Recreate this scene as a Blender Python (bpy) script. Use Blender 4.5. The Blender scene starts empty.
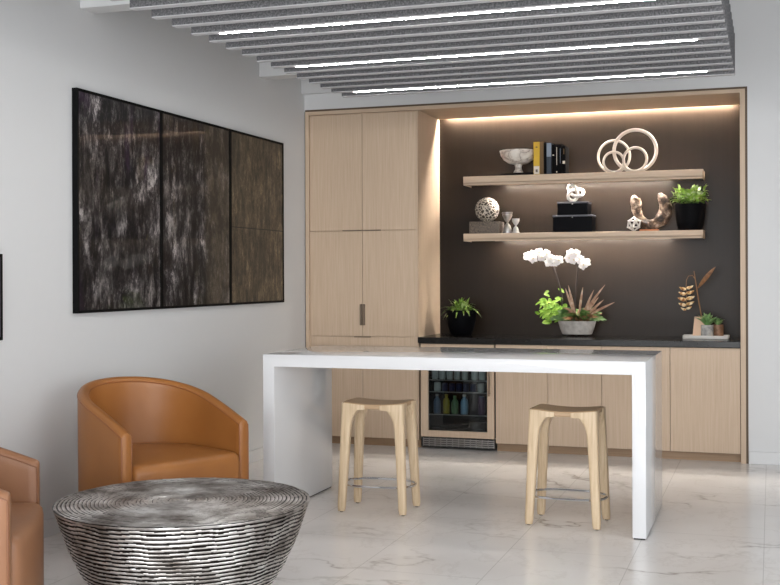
import bpy, bmesh, math, random
from mathutils import Vector, Matrix, noise
PI = math.pi
scene = bpy.context.scene
COL = scene.collection
random.seed(7)

# ------------------------------------------------------------------ camera
F_PX, YAW, ROLL, CY, EYE = 1137.7, .3235, -.0038, 276.7, 1.36
FW = Vector((-math.sin(YAW), math.cos(YAW), 0))
R0 = Vector((math.cos(YAW), math.sin(YAW), 0)); U0 = R0.cross(FW)
RT = R0 * math.cos(ROLL) + U0 * math.sin(ROLL)
UP = U0 * math.cos(ROLL) - R0 * math.sin(ROLL)
cd = bpy.data.cameras.new('camera'); cam = bpy.data.objects.new('camera', cd); COL.objects.link(cam)
cd.sensor_width = 36; cd.lens = F_PX / 780 * 36
cd.shift_y = -(292.5 - CY) / 780
cd.clip_start = .05
m3 = Matrix((RT, UP, -FW)).transposed()
cam.matrix_world = Matrix.Translation((0, 0, EYE)) @ m3.to_4x4()
scene.camera = cam

def W(px, py, Y):
    """world point seen at a photo pixel on the plane y = Y"""
    d = FW + RT * ((px - 390) / F_PX) - UP * ((py - CY) / F_PX)
    p = d * (Y / d.y)
    return Vector((p.x, p.y, p.z + EYE))

# ------------------------------------------------------------------ materials
def srgb(r, g, b):
    f = lambda c: (c / 255 / 12.92) if c / 255 <= .04045 else ((c / 255 + .055) / 1.055) ** 2.4
    return (f(r), f(g), f(b), 1)

class M:
    def __init__(s, name, col=(.8, .8, .8, 1), rough=.5, metal=0, **kw):
        s.m = bpy.data.materials.new(name); s.m.use_nodes = True
        s.nt = s.m.node_tree; s.N = s.nt.nodes; s.L = s.nt.links
        s.b = s.N['Principled BSDF']
        s.b.inputs['Base Color'].default_value = col
        s.b.inputs['Roughness'].default_value = rough
        s.b.inputs['Metallic'].default_value = metal
        for k, v in kw.items(): s.b.inputs[k.replace('_', ' ')].default_value = v
        s.tc = None
    def n(s, t, **kw):
        x = s.N.new(t)
        for k, v in kw.items():
            if k in x.inputs.keys() if False else False: pass
            setattr(x, k, v)
        return x
    def obj(s):
        if not s.tc: s.tc = s.N.new('ShaderNodeTexCoord')
        return s.tc.outputs['Object']
    def map(s, scale=(1, 1, 1), loc=(0, 0, 0), rot=(0, 0, 0), src=None):
        x = s.N.new('ShaderNodeMapping')
        x.inputs['Scale'].default_value = scale; x.inputs['Location'].default_value = loc; x.inputs['Rotation'].default_value = rot
        s.L.new(src or s.obj(), x.inputs['Vector']); return x.outputs['Vector']
    def noise(s, vec, scale=5, detail=4, rough=.5, dist=0):
        x = s.N.new('ShaderNodeTexNoise')
        x.inputs['Scale'].default_value = scale; x.inputs['Detail'].default_value = detail
        x.inputs['Roughness'].default_value = rough; x.inputs['Distortion'].default_value = dist
        s.L.new(vec, x.inputs['Vector']); return x.outputs['Fac']
    def ramp(s, fac, stops, interp='LINEAR'):
        x = s.N.new('ShaderNodeValToRGB'); cr = x.color_ramp; cr.interpolation = interp
        while len(cr.elements) < len(stops): cr.elements.new(.5)
        for e, (p, c) in zip(cr.elements, stops):
            e.position = p; e.color = c if hasattr(c, '__len__') else (c, c, c, 1)
        s.L.new(fac, x.inputs['Fac']); return x.outputs['Color']
    def mix(s, fac, a, b, blend='MIX'):
        x = s.N.new('ShaderNodeMix'); x.data_type = 'RGBA'; x.blend_type = blend
        for sock, v in ((x.inputs['Factor'], fac), (x.inputs[6], a), (x.inputs[7], b)):
            if isinstance(v, bpy.types.NodeSocket): s.L.new(v, sock)
            else: sock.default_value = v
        return x.outputs[2]
    def math(s, op, a, b=None):
        x = s.N.new('ShaderNodeMath'); x.operation = op
        for sock, v in zip(x.inputs, (a, b)):
            if v is None: continue
            if isinstance(v, bpy.types.NodeSocket): s.L.new(v, sock)
            else: sock.default_value = v
        return x.outputs[0]
    def color(s, c): s.L.new(c, s.b.inputs['Base Color']); return s
    def roughness(s, c): s.L.new(c, s.b.inputs['Roughness']); return s
    def bump(s, h, strength=.3, dist=.01):
        x = s.N.new('ShaderNodeBump'); x.inputs['Strength'].default_value = strength; x.inputs['Distance'].default_value = dist
        s.L.new(h, x.inputs['Height']); s.L.new(x.outputs['Normal'], s.b.inputs['Normal']); return s

def solid(name, rgb, rough=.5, metal=0, bumpy=0, var=.05, **kw):
    m = M(name, srgb(*rgb), rough, metal, **kw)
    c = srgb(*rgb); nz = m.noise(m.obj(), 18, 3)
    m.color(m.mix(nz, tuple(x * (1 - var) for x in c[:3]) + (1,), tuple(min(1, x * (1 + var)) for x in c[:3]) + (1,)))
    if bumpy: m.bump(m.noise(m.obj(), 160, 3), bumpy, .002)
    return m.m

def emission(name, rgb, strength):
    m = bpy.data.materials.new(name); m.use_nodes = True
    b = m.node_tree.nodes['Principled BSDF']
    b.inputs['Base Color'].default_value = (.8, .8, .8, 1)
    b.inputs['Emission Color'].default_value = rgb; b.inputs['Emission Strength'].default_value = strength
    return m

MAT = {}
MAT['wall'] = solid('wall_paint', (213, 214, 215), .6, var=.008)
MAT['ceiling'] = solid('ceiling_paint', (112, 113, 114), .8)
MAT['white_trim'] = solid('trim_paint', (214, 215, 216), .45, var=.008)

def oak(name, a, b, c, axis='z', fine=1.0, rough=.5):
    m = M(name, rough=rough)
    st = {'z': (70, 70, 1.6), 'x': (1.6, 70, 70), 'y': (70, 1.6, 70)}[axis]
    st2 = {'z': (16, 16, .5), 'x': (.5, 16, 16), 'y': (16, .5, 16)}[axis]
    n1 = m.noise(m.map(tuple(v * fine for v in st)), 1.6, 6, .65)
    n2 = m.noise(m.map(st2), 1.0, 3, .5, .4)
    base = m.ramp(n1, [(.30, srgb(*a)), (.52, srgb(*b)), (.72, srgb(*c))])
    m.color(m.mix(m.math('MULTIPLY', n2, .5), base, srgb(*a)))
    m.bump(n1, .12, .002)
    return m.m
MAT['oak'] = oak('bleached_oak_veneer', (188, 164, 139), (201, 178, 154), (210, 189, 167))
MAT['oak_x'] = oak('bleached_oak_veneer_horizontal', (188, 164, 139), (201, 178, 154), (210, 189, 167), 'x')
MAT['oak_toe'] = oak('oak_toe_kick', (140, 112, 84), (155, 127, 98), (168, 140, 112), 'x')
MAT['ash'] = oak('stool_ash', (184, 158, 126), (212, 190, 158), (226, 206, 176), 'z', .8, .45)
MAT['ash_x'] = oak('stool_ash_seat', (160, 130, 98), (184, 154, 120), (200, 172, 138), 'x', .8, .45)
MAT['reveal'] = solid('dark_reveal', (92, 74, 56), .6)
MAT['gap'] = solid('shadow_gap_black', (22, 20, 19), .7)
MAT['black'] = solid('matte_black', (12, 12, 13), .6, Specular_IOR_Level=.05)
MAT['black_pot'] = solid('black_ceramic', (9, 9, 12), .55, Specular_IOR_Level=.05)
MAT['counter'] = None
m = M('black_stone_counter', rough=.2, Specular_IOR_Level=.25); n_ = m.noise(m.obj(), 60, 5)
m.color(m.ramp(n_, [(.3, srgb(20, 18, 17)), (.8, srgb(30, 28, 26))])); MAT['counter'] = m.m
# dark bronze niche panelling with a soft sheen
m = M('bronze_niche_panel', rough=.3)
n_ = m.noise(m.map((40, 40, .8)), 1.2, 5, .6)
m.color(m.ramp(n_, [(.2, srgb(30, 24, 19)), (.8, srgb(35, 28, 23))]))
m.b.inputs['Specular IOR Level'].default_value = .12
m.bump(m.noise(m.map((3, 3, 1)), 1.2, 2), .05, .01)
MAT['niche'] = m.m
MAT['white_top'] = solid('white_solid_surface', (217, 218, 220), .07, var=.004, Specular_IOR_Level=.5)
MAT['chrome'] = solid('polished_chrome', (205, 205, 208), .12, 1)
MAT['steel'] = solid('brushed_steel', (150, 148, 146), .3, 1)
MAT['bronze'] = solid('bronze_pull', (128, 112, 98), .4, .8)
MAT['dark_rubber'] = solid('dark_foot', (35, 33, 32), .6)

# felt
m = M('grey_felt', rough=.95); n_ = m.noise(m.obj(), 110, 4, .7); n2 = m.noise(m.obj(), 14, 2)
m.color(m.mix(m.math('MULTIPLY', n2, .25), m.ramp(n_, [(.35, srgb(72, 72, 74)), (.5, srgb(102, 102, 104)), (.66, srgb(140, 140, 142))]), srgb(78, 78, 80)))
m.bump(n_, .4, .004); MAT['felt'] = m.m

MAT['felt_lit_edge'] = solid('felt_bounce_lit_edge', (182, 182, 184), .9, 0, .3)  # same felt, with floor bounce light painted in as a paler grey
# leather
def leather(name, a, b):
    m = M(name, rough=.4); v = m.noise(m.obj(), 4, 3)
    m.color(m.ramp(v, [(.3, srgb(*a)), (.7, srgb(*b))]))
    x = m.N.new('ShaderNodeTexVoronoi'); x.inputs['Scale'].default_value = 240; m.L.new(m.obj(), x.inputs['Vector'])
    m.bump(x.outputs['Distance'], .12, .002)
    m.b.inputs['Specular IOR Level'].default_value = .45
    return m.m
MAT['leather'] = leather('cognac_leather', (144, 91, 43), (156, 101, 50))
MAT['leather_seam'] = leather('cognac_leather_seam', (128, 76, 36), (140, 84, 42))
MAT['leather2'] = leather('tan_leather', (138, 96, 68), (150, 106, 75))
MAT['leather2_seam'] = leather('tan_leather_seam', (120, 76, 48), (132, 86, 56))

# floor: large veined marble tiles
m = M('marble_tile_floor', rough=.2)
P = m.obj()
br = m.N.new('ShaderNodeTexBrick'); br.offset = 0.5
br.inputs['Scale'].default_value = 1; br.inputs['Mortar Size'].default_value = .0022; br.inputs['Mortar Smooth'].default_value = .2
br.inputs['Brick Width'].default_value = 1.2; br.inputs['Row Height'].default_value = .6
br.inputs['Color1'].default_value = (0, 0, 0, 1); br.inputs['Color2'].default_value = (1, 1, 1, 1)
m.L.new(m.map((1, 1, 1), (.18, .04, 0), (0, 0, PI / 2)), br.inputs['Vector'])
wob = m.N.new('ShaderNodeTexNoise'); wob.inputs['Scale'].default_value = .85; wob.inputs['Detail'].default_value = 5; wob.inputs['Roughness'].default_value = .58
m.L.new(m.map((1, 1.5, 1), (3.3, 1.7, 0), (0, 0, .5)), wob.inputs['Vector'])
vein = m.math('ABSOLUTE', m.math('SUBTRACT', wob.outputs['Fac'], .5))
vcol = m.ramp(vein, [(0, .75), (.004, .5), (.014, .08), (.04, 0.0)])
mask = m.ramp(m.noise(m.obj(), 1.3, 2), [(.48, 0.0), (.66, 1.0)])
wob2 = m.noise(m.map((1.6, 1.1, 1), (9, 4, 0), (0, 0, -.7)), 1.7, 8, .6)
vein2 = m.ramp(m.math('ABSOLUTE', m.math('SUBTRACT', wob2, .5)), [(0, .16), (.006, .08), (.02, 0.0)])
cloud = m.noise(m.obj(), 1.6, 4)
base = m.ramp(cloud, [(.3, srgb(226, 222, 219)), (.7, srgb(237, 234, 232))])
c = m.mix(m.math('MULTIPLY', vcol, mask), base, srgb(140, 130, 122))
c = m.mix(vein2, c, srgb(168, 158, 150))
c = m.mix(m.math('MULTIPLY', br.outputs['Fac'], .6), c, srgb(180, 176, 172))
m.color(c); m.b.inputs['Specular IOR Level'].default_value = .4
MAT['floor'] = m.m

# hammered silver for the drum table
m = M('hammered_silver', rough=.3, metal=.78)
P = m.obj(); nz = m.noise(P, 5, 4, .6); nf = m.noise(P, 38, 4)
m.color(m.ramp(nz, [(.34, srgb(120, 112, 106)), (.5, srgb(186, 181, 177)), (.64, srgb(232, 230, 228))]))
m.roughness(m.ramp(nf, [(.3, .32), (.7, .55)])); m.bump(nf, .6, .008); MAT['silver'] = m.m
m = M('tarnished_silver', rough=.45, metal=.85)
m.color(m.ramp(m.noise(m.obj(), 20, 3), [(.3, srgb(24, 20, 18)), (.7, srgb(46, 40, 36))])); MAT['tarnish'] = m.m

# glass
m = M('clear_glass'); nt = m.nt
tr = m.N.new('ShaderNodeBsdfTransparent'); gl = m.N.new('ShaderNodeBsdfGlossy'); gl.inputs['Roughness'].default_value = .02
fr = m.N.new('ShaderNodeFresnel'); fr.inputs['IOR'].default_value = 1.5; mx = m.N.new('ShaderNodeMixShader')
tr.inputs['Color'].default_value = (.93, .95, .95, 1)
m.L.new(fr.outputs[0], mx.inputs[0]); m.L.new(tr.outputs[0], mx.inputs[1]); m.L.new(gl.outputs[0], mx.inputs[2])
m.L.new(mx.outputs[0], m.N['Material Output'].inputs['Surface']); MAT['glass'] = m.m
m2_ = m.m.copy(); m2_.name = 'tinted_fridge_glass'; [n for n in m2_.node_tree.nodes if n.type == 'BSDF_TRANSPARENT'][0].inputs['Color'].default_value = (.72, .77, .78, 1); MAT['tinted'] = m2_

WARM = (1, .93, .83, 1)
MAT['led_white'] = emission('led_white', (1, .97, .93, 1), 72)
MAT['led_warm'] = emission('led_warm', WARM, 640)
MAT['led_shelf'] = emission('led_shelf', WARM, 280)

# ------------------------------------------------------------------ mesh helpers
def new(): return bmesh.new()
def box(bm, x0, x1, y0, y1, z0, z1, bev=0, seg=2, mat=0):
    r = bmesh.ops.create_cube(bm, size=1)
    vs = r['verts']
    bmesh.ops.scale(bm, vec=(x1 - x0, y1 - y0, z1 - z0), verts=vs)
    bmesh.ops.translate(bm, vec=((x0 + x1) / 2, (y0 + y1) / 2, (z0 + z1) / 2), verts=vs)
    fs = {f for v in vs for f in v.link_faces}
    for f in fs: f.material_index = mat
    if bev > 0:
        es = list({e for v in vs for e in v.link_edges})
        bmesh.ops.bevel(bm, geom=es, offset=bev, segments=seg, profile=.5, affect='EDGES')
def rings(bm, loops, closed=True, cap=True, mat=0, loopclosed=False):
    """skin consecutive point loops"""
    V = [[bm.verts.new(p) for p in lp] for lp in loops]
    n = len(V[0]); R = len(V)
    for i in range(R if loopclosed else R - 1):
        a, b = V[i], V[(i + 1) % R]
        for j in range(n if closed else n - 1):
            f = bm.faces.new((a[j], a[(j + 1) % n], b[(j + 1) % n], b[j])); f.material_index = mat
    if cap and closed and not loopclosed:
        bm.faces.new(V[0][::-1]).material_index = mat; bm.faces.new(V[-1]).material_index = mat
def lathe(bm, prof, cx=0, cy=0, seg=32, cap=True, sx=1, sy=1, mat=0):
    rings(bm, [[(cx + r * sx * math.cos(2 * PI * k / seg), cy + r * sy * math.sin(2 * PI * k / seg), z) for k in range(seg)] for r, z in prof], cap=cap, mat=mat)
def tube(bm, pts, rad, seg=8, closed=False, mat=0):
    pts = [Vector(p) for p in pts]; n = len(pts); loops = []
    up = None
    for i, p in enumerate(pts):
        if closed: t = pts[(i + 1) % n] - pts[i - 1]
        else: t = pts[min(i + 1, n - 1)] - pts[max(i - 1, 0)]
        t.normalize()
        if up is None: up = Vector((0, 0, 1)) if abs(t.z) < .9 else Vector((1, 0, 0))
        up = (up - t * up.dot(t)).normalized(); s = t.cross(up)
        r = rad[i] if hasattr(rad, '__len__') else rad
        loops.append([p + (up * math.cos(2 * PI * k / seg) + s * math.sin(2 * PI * k / seg)) * r for k in range(seg)])
    if closed:
        # minimise twist on closing
        rings(bm, loops, loopclosed=True, mat=mat)
    else: rings(bm, loops, mat=mat)
def sphere(bm, c, r, u=20, v=12, sc=(1, 1, 1)):
    res = bmesh.ops.create_uvsphere(bm, u_segments=u, v_segments=v, radius=r)
    bmesh.ops.scale(bm, vec=sc, verts=res['verts']); bmesh.ops.translate(bm, vec=c, verts=res['verts'])
def leaf(bm, base, d, L, w, droop=.3, seg=5, up=(0, 0, 1), fold=.25, mat=0):
    """one curved, folded leaf blade"""
    base = Vector(base); d = Vector(d).normalized(); up = Vector(up)
    side = d.cross(up)
    if side.length < .05: side = d.cross(Vector((1, 0, 0)))
    side.normalize(); nrm = side.cross(d).normalized()
    prev = None
    for i in range(seg + 1):
        t = i / seg
        p = base + d * (L * t) + nrm * (.18 * L * math.sin(t * PI * .5)) - Vector((0, 0, 1)) * (droop * L * t * t)
        ww = w * (math.sin(PI * min(1, t * .92 + .06)) ** .8) * .5
        a = bm.verts.new(p + side * ww + nrm * ww * fold); b = bm.verts.new(p); c = bm.verts.new(p - side * ww + nrm * ww * fold)
        if prev:
            for q in ((prev[0], a, b, prev[1]), (prev[1], b, c, prev[2])):
                bm.faces.new(q).material_index = mat
        prev = (a, b, c)

def obj(name, bm, mats, parent=None, smooth=35, loc=None):
    bmesh.ops.recalc_face_normals(bm, faces=bm.faces)
    me = bpy.data.meshes.new(name); bm.to_mesh(me); bm.free()
    for mm in (mats if isinstance(mats, (list, tuple)) else [mats]): me.materials.append(MAT[mm] if isinstance(mm, str) else mm)
    if smooth:
        me.polygons.foreach_set('use_smooth', [True] * len(me.polygons)); me.set_sharp_from_angle(angle=math.radians(smooth))
    o = bpy.data.objects.new(name, me); COL.objects.link(o)
    if parent: o.parent = parent
    if loc: o.location = loc
    return o
def tag(o, label, cat, group=None, kind=None):
    o['label'] = label; o['category'] = cat
    if group: o['group'] = group
    if kind: o['kind'] = kind
    return o
def thing(name, label, cat, loc=(0, 0, 0), rz=0, group=None):
    o = bpy.data.objects.new(name, None); COL.objects.link(o); o.location = loc; o.rotation_euler = (0, 0, rz)
    return tag(o, label, cat, group)
def struct(name, bm, mats, parent=None, smooth=0):
    o = obj(name, bm, mats, parent, smooth)
    o['kind'] = 'structure'; return o
def kids(o): return [c for c in COL.objects if c.parent == o]
def dup(o, parent=None, loc=None, rz=None, label=None, mats=None):
    c = o.copy(); COL.objects.link(c)
    if parent: c.parent = parent
    if loc is not None: c.location = loc
    if rz is not None: c.rotation_euler = (0, 0, rz)
    if label: c['label'] = label
    for k in kids(o): dup(k, c)
    return c

# ------------------------------------------------------------------ the room
XW, XR, YF, YB, ZC = -3.62, 3.2, -2.2, 8.61, 3.5
X1, X2, ZT, YN = -3.609, -.177, 2.708, 9.24          # casework opening and niche depth
bm = new(); box(bm, XW - .1, XR + .1, YF - .1, 9.5, -.1, 0); struct('floor', bm, 'floor')
bm = new(); box(bm, XW - .1, XR + .1, YF - .1, 9.5, ZC, ZC + .1); struct('ceiling', bm, 'ceiling')
bm = new(); box(bm, XW - .12, XW, YF, 9.5, 0, ZC); struct('wall_left', bm, 'wall')
bm = new(); box(bm, XR, XR + .12, YF, -.35, 0, ZC); box(bm, XR, XR + .12, 3.55, 9.5, 0, ZC); box(bm, XR, XR + .12, -.35, 3.55, 0, .45); box(bm, XR, XR + .12, -.35, 3.55, 2.65, ZC); struct('wall_right', bm, 'wall')
bm = new()
for y in (-.35, .9, 2.2, 3.49): box(bm, XR + .03, XR + .09, y, y + .06, .45, 2.65)
box(bm, XR + .03, XR + .09, -.29, 3.49, .45, .5); box(bm, XR + .03, XR + .09, -.29, 3.49, 2.6, 2.65)
wf = struct('added_window_2', bm, 'white_trim')  # unseen window, added so side light reaches the left wall
bm = new(); box(bm, XR + .055, XR + .06, -.3, 3.5, .48, 2.62); struct('added_window_pane', bm, 'glass', wf)
bm = new(); box(bm, X1, X2 + .016, YB, YB + .12, ZT + .016, ZC); box(bm, X2 + .016, XR, YB, YB + .12, 0, ZC); box(bm, XW, X1, YB, YB + .12, 0, ZC)
struct('wall_back', bm, 'wall')
# front wall behind the camera, with an added wide window for the fill light
WX0, WX1, WZ0, WZ1 = -3.0, 2.6, .35, 2.6
bm = new(); box(bm, XW, WX0, YF - .12, YF, 0, ZC); box(bm, WX1, XR, YF - .12, YF, 0, ZC)
box(bm, WX0, WX1, YF - .12, YF, 0, WZ0); box(bm, WX0, WX1, YF - .12, YF, WZ1, ZC); struct('wall_front', bm, 'wall')
bm = new()
for a, b in ((WX0, WX0 + .05), (-1.18, -1.12), (.68, .74), (WX1 - .05, WX1)): box(bm, a, b, YF - .09, YF - .03, WZ0, WZ1)
box(bm, WX0, WX1, YF - .09, YF - .03, WZ0, WZ0 + .05); box(bm, WX0, WX1, YF - .09, YF - .03, WZ1 - .05, WZ1)
wf = struct('added_window_1', bm, 'white_trim')  # unseen window, added to hold the front fill lamp
bm = new(); box(bm, WX0 + .04, WX1 - .04, YF - .065, YF - .06, WZ0 + .04, WZ1 - .04); g = struct('added_window_pane', bm, 'glass', wf)
# baseboards
bm = new(); box(bm, XW, XW + .012, YF, YB, 0, .09, .003); struct('baseboard_left', bm, 'white_trim')
bm = new(); box(bm, X2 + .018, XR, YB - .012, YB, 0, .09, .003); struct('baseboard_back', bm, 'white_trim')
# dark reveal round the casework opening
bm = new()
box(bm, X1 - .004, X2 + .016, YB - .004, YB + .06, ZT, ZT + .016); box(bm, X2, X2 + .016, YB - .004, YB + .06, 0, ZT + .016); box(bm, X1 - .008, X1, YB - .004, YB + .06, 0, ZT)
struct('trim_1', bm, 'reveal')
# niche shell behind the casework
bm = new(); box(bm, -2.66, -.2, YN, YN + .04, .86, 2.72); struct('wall_niche', bm, 'niche')
bm = new(); box(bm, X1 - .01, X2 + .02, YN + .04, YN + .1, 0, ZC); struct('wall_rear', bm, 'wall')
# white cross beams above the baffles, meeting the left wall
for k, (y0, y1, z0) in enumerate(((5.42, 5.56, 2.85), (7.74, 7.88, 2.854), (8.54, 8.61, 2.85))):
    bm = new(); box(bm, XW, -.3, y0, y1, z0, z0 + .14, .004); struct('trim_%d' % (k + 2), bm, 'white_trim')

# ------------------------------------------------------------------ ceiling baffles
bx0, bx1, bh, bt = -2.648, -.198, .24, .048
ys = [6.92 - .1843 * k for k in range(22)]
first = None
def cnt_word(k): return ['nearest the back wall', 'second', 'third', 'fourth', 'fifth', 'sixth', 'seventh', 'eighth', 'ninth', 'tenth', 'eleventh', 'twelfth', 'thirteenth', 'fourteenth', 'fifteenth'][k]
for k, y in enumerate(ys):
    z0 = 2.534
    wide = 0
    bm = new(); box(bm, bx0, bx1 + wide, 0, bt, z0, z0 + bh, .002, 1)
    lab = ('grey felt ceiling baffle, the one nearest the back wall' if k == 0 else
           'grey felt ceiling baffle, %s counted forward from the back wall' % cnt_word(k) if k < 15 else
           'grey felt ceiling baffle hanging above the coffee table end of the room')
    t = thing('ceiling_baffle', lab, 'ceiling baffle', (0, y, 0), 0, 'felt ceiling baffles')
    obj('felt_panel', bm, 'felt', t, 0)
    bm = new(); box(bm, bx0 + .001, bx1 - .001, .0005, bt - .0005, z0 - .0015, z0 + .003); obj('painted_lit_edge', bm, 'felt_lit_edge', t, 0)['label'] = 'bottom edge with floor light painted as lighter grey'
    for x in (bx0 + .4, (bx0 + bx1) / 2, bx1 - .4):
        bm = new(); tube(bm, [(x, bt / 2, z0 + bh - .01), (x, bt / 2, ZC + .0)], .002, 6); obj('hanging_wire', bm, 'steel', t)
    if k in (1, 6, 11, 16):
        bm = new(); box(bm, bx0 + .145, bx1 - .15, .0195, bt - .020, z0 - .006, z0 - .001)
        where = {1: 'linear LED light under the baffle second from the back wall', 6: 'linear LED light, middle one of the three seen under the baffles',
                 11: 'linear LED light crossing the top edge of the photo under a felt baffle', 16: 'linear LED light under a baffle nearer than the photo shows'}[k]
        t2 = thing('linear_light', where, 'ceiling light', (0, y, 0), 0, 'linear lights under the baffles')
        obj('diffuser', bm, 'led_white', t2, 0)
        bm = new(); box(bm, bx0 + .14, bx1 - .145, .009, .012, z0 - .004, z0 - .0005); box(bm, bx0 + .14, bx1 - .145, bt - .012, bt - .009, z0 - .004, z0 - .0005); obj('rim', bm, 'steel', t2, 0)

# ------------------------------------------------------------------ casework
ZD = 2.668
t = thing('oak_surround', 'pale oak frame lining the whole wall unit, standing to the floor at both ends', 'cabinet surround')
bm = new(); box(bm, X1, X1 + .03, YB - .012, YN, 0, ZT, .001); obj('left_panel', bm, 'oak', t, 0)
bm = new(); box(bm, -.213, X2, YB - .012, YN, 0, ZT, .001); obj('right_panel', bm, 'oak', t, 0)
bm = new(); box(bm, X1 + .03, -.213, YB - .012, YN - .035, 2.68, ZT, .001); box(bm, X1 + .03, -.213, YN - .035, YN, ZT - .001, ZT + .008); obj('header', bm, 'oak_x', t, 0)
bm = new(); box(bm, -2.58, -.27, YN - .032, YN - .016, 2.7035, 2.7065); obj('led_strip', bm, 'led_warm', t, 0)['label'] = 'warm white light strip at the back of the soffit'

YD = YB + .005  # door faces
def door(x0, x1, z0, z1, parent):
    g = .0016; bm = new(); box(bm, x0 + g, x1 - g, YD, YD + .02, z0 + g, z1 - g, .001, 1)
    return obj('door', bm, 'oak', parent, 0)
def tab(parent, x0, x1, z, name='handle'):
    bm = new(); box(bm, x0, x1, YD - .012, YD + .004, z - .004, z + .004, .001, 1); return obj(name, bm, 'bronze', parent, 0)
def vtab(parent, x, z0, z1):
    bm = new(); box(bm, x - .010, x + .008, YD - .014, YD + .004, z0, z1, .002, 1); return obj('handle', bm, 'bronze', parent, 0)
t = thing('tall_cabinet', 'tall pale oak cabinet with stacked doors at the left end of the wall unit', 'cabinet')
XA, XB, XC = -3.579, -3.122, -2.6625
bm = new(); box(bm, XA, -2.653, YD + .021, YN, .065, 2.68); box(bm, XC + .0005, -2.653, YD, YD + .03, .065, 2.68)
box(bm, XA, XC, YD + .004, YD + .022, .806, .877); obj('body', bm, 'oak', t, 0)
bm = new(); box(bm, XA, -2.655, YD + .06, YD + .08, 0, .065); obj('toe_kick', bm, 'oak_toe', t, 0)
d = door(XA, XB, 1.733, ZD + .004, t); tab(d, -3.29, -3.123, 1.733)
d = door(XB, XC, 1.733, ZD + .004, t); tab(d, -3.121, -2.965, 1.733)
d = door(XA, XB, .879, 1.729, t); vtab(d, XB - .011, .97, 1.14)
d = door(XB, XC, .879, 1.729, t); vtab(d, XB + .013, .97, 1.14)
d = door(XA, XB, .067, .804, t); vtab(d, XB - .011, .64, .80)
d = door(XB, XC, .067, .804, t); vtab(d, XB + .013, .64, .80)
bm = new(); box(bm, XB - .07, XB + .07, YD - .012, YD + .004, .873, .879, .001, 1); obj('handle', bm, 'bronze', t, 0)

def base_cab(xs, label):
    t = thing('base_cabinet', label, 'cabinet', group='base cabinets under the counter')
    bm = new(); box(bm, xs[0] + .001, xs[-1] - .001, YD + .021, YN - .002, .062, .834); obj('body', bm, 'gap', t, 0)
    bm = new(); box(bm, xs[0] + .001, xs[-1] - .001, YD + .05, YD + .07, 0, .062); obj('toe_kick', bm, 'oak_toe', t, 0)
    for a, b in zip(xs, xs[1:]): door(a, b, .064, .832, t)
base_cab([-2.03, -1.621, -1.212], 'pale oak base cabinet directly right of the drinks fridge')
base_cab([-1.212, -.712, -.2145], 'pale oak base cabinet at the right end under the counter')
bm = new(); box(bm, -2.652, -.2135, YB - .02, YN - .001, .835, .881, .003); tag(obj('countertop', bm, 'counter', None, 0), 'black stone countertop running along the lit niche', 'countertop')

# drinks fridge
t = thing('drinks_fridge', 'built-in drinks fridge with an oak framed glass door under the counter', 'fridge')
fx0, fx1, fy = -2.640, -2.034, YD + .002
bm = new()
box(bm, fx0, fx0 + .03, fy + .03, YN - .05, .1, .832); box(bm, fx1 - .03, fx1, fy + .03, YN - .05, .1, .832)
box(bm, fx0, fx1, YN - .08, YN - .05, .1, .832); box(bm, fx0, fx1, fy + .03, YN - .05, .1, .13); box(bm, fx0, fx1, fy + .03, YN - .05, .80, .832)
obj('cabinet_shell', bm, 'black', t, 0)
bm = new(); box(bm, fx0 + .031, fx1 - .031, fy + .2, fy + .22, .14, .16); box(bm, -2.30, -2.12, fy + .2, fy + .3, .13, .2, .01)
obj('compressor_cover', bm, 'black', t, 0)
fd = None
bm = new(); zz0, zz1 = .096, .828
ax0, ax1 = -2.636, -2.042; gx0, gx1, gz0 = -2.576, -2.097, .146
box(bm, ax0, gx0, fy, fy + .028, zz0, zz1, .001, 1); box(bm, gx1, ax1, fy, fy + .028, zz0, zz1, .001, 1)
box(bm, gx0, gx1, fy, fy + .028, zz0, gz0, .001, 1); box(bm, gx0, gx1, fy, fy + .028, .775, zz1, .001, 1)
fd = obj('door', bm, 'oak', t, 0)
bm = new(); box(bm, gx0 + .0005, gx1 - .0005, fy + .014, fy + .018, gz0 + .0005, .7745); obj('glass_pane', bm, 'tinted', fd, 0)
bm = new(); box(bm, -2.084, -2.070, fy - .034, fy - .022, .43, .76, .003); box(bm, -2.082, -2.072, fy - .024, fy + .002, .445, .457); box(bm, -2.082, -2.072, fy - .024, fy + .002, .735, .747)
obj('handle', bm, 'bronze', fd, 0)
bm = new(); box(bm, fx0 + .005, fx1 - .002, fy + .012, fy + .02, .018, .09); obj('grille_backing', bm, 'gap', t, 0)
bm = new()
for i in range(4): box(bm, fx0 + .02, fx1 - .006, fy + .002, fy + .010, .026 + i * .016, .035 + i * .016)
for i in range(13): box(bm, fx0 + .02 + i * .0478, fx0 + .026 + i * .0478, fy, fy + .011, .022, .086)
obj('vent_grille', bm, 'steel', t, 0)
for z in (.543, .449, .270):
    bm = new(); box(bm, fx0 + .031, fx1 - .031, fy + .045, fy + .45, z - .004, z); box(bm, fx0 + .031, fx1 - .031, fy + .04, fy + .046, z - .006, z + .002, mat=1)
    obj('shelf', bm, ['glass', 'steel'], t, 0)

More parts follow.
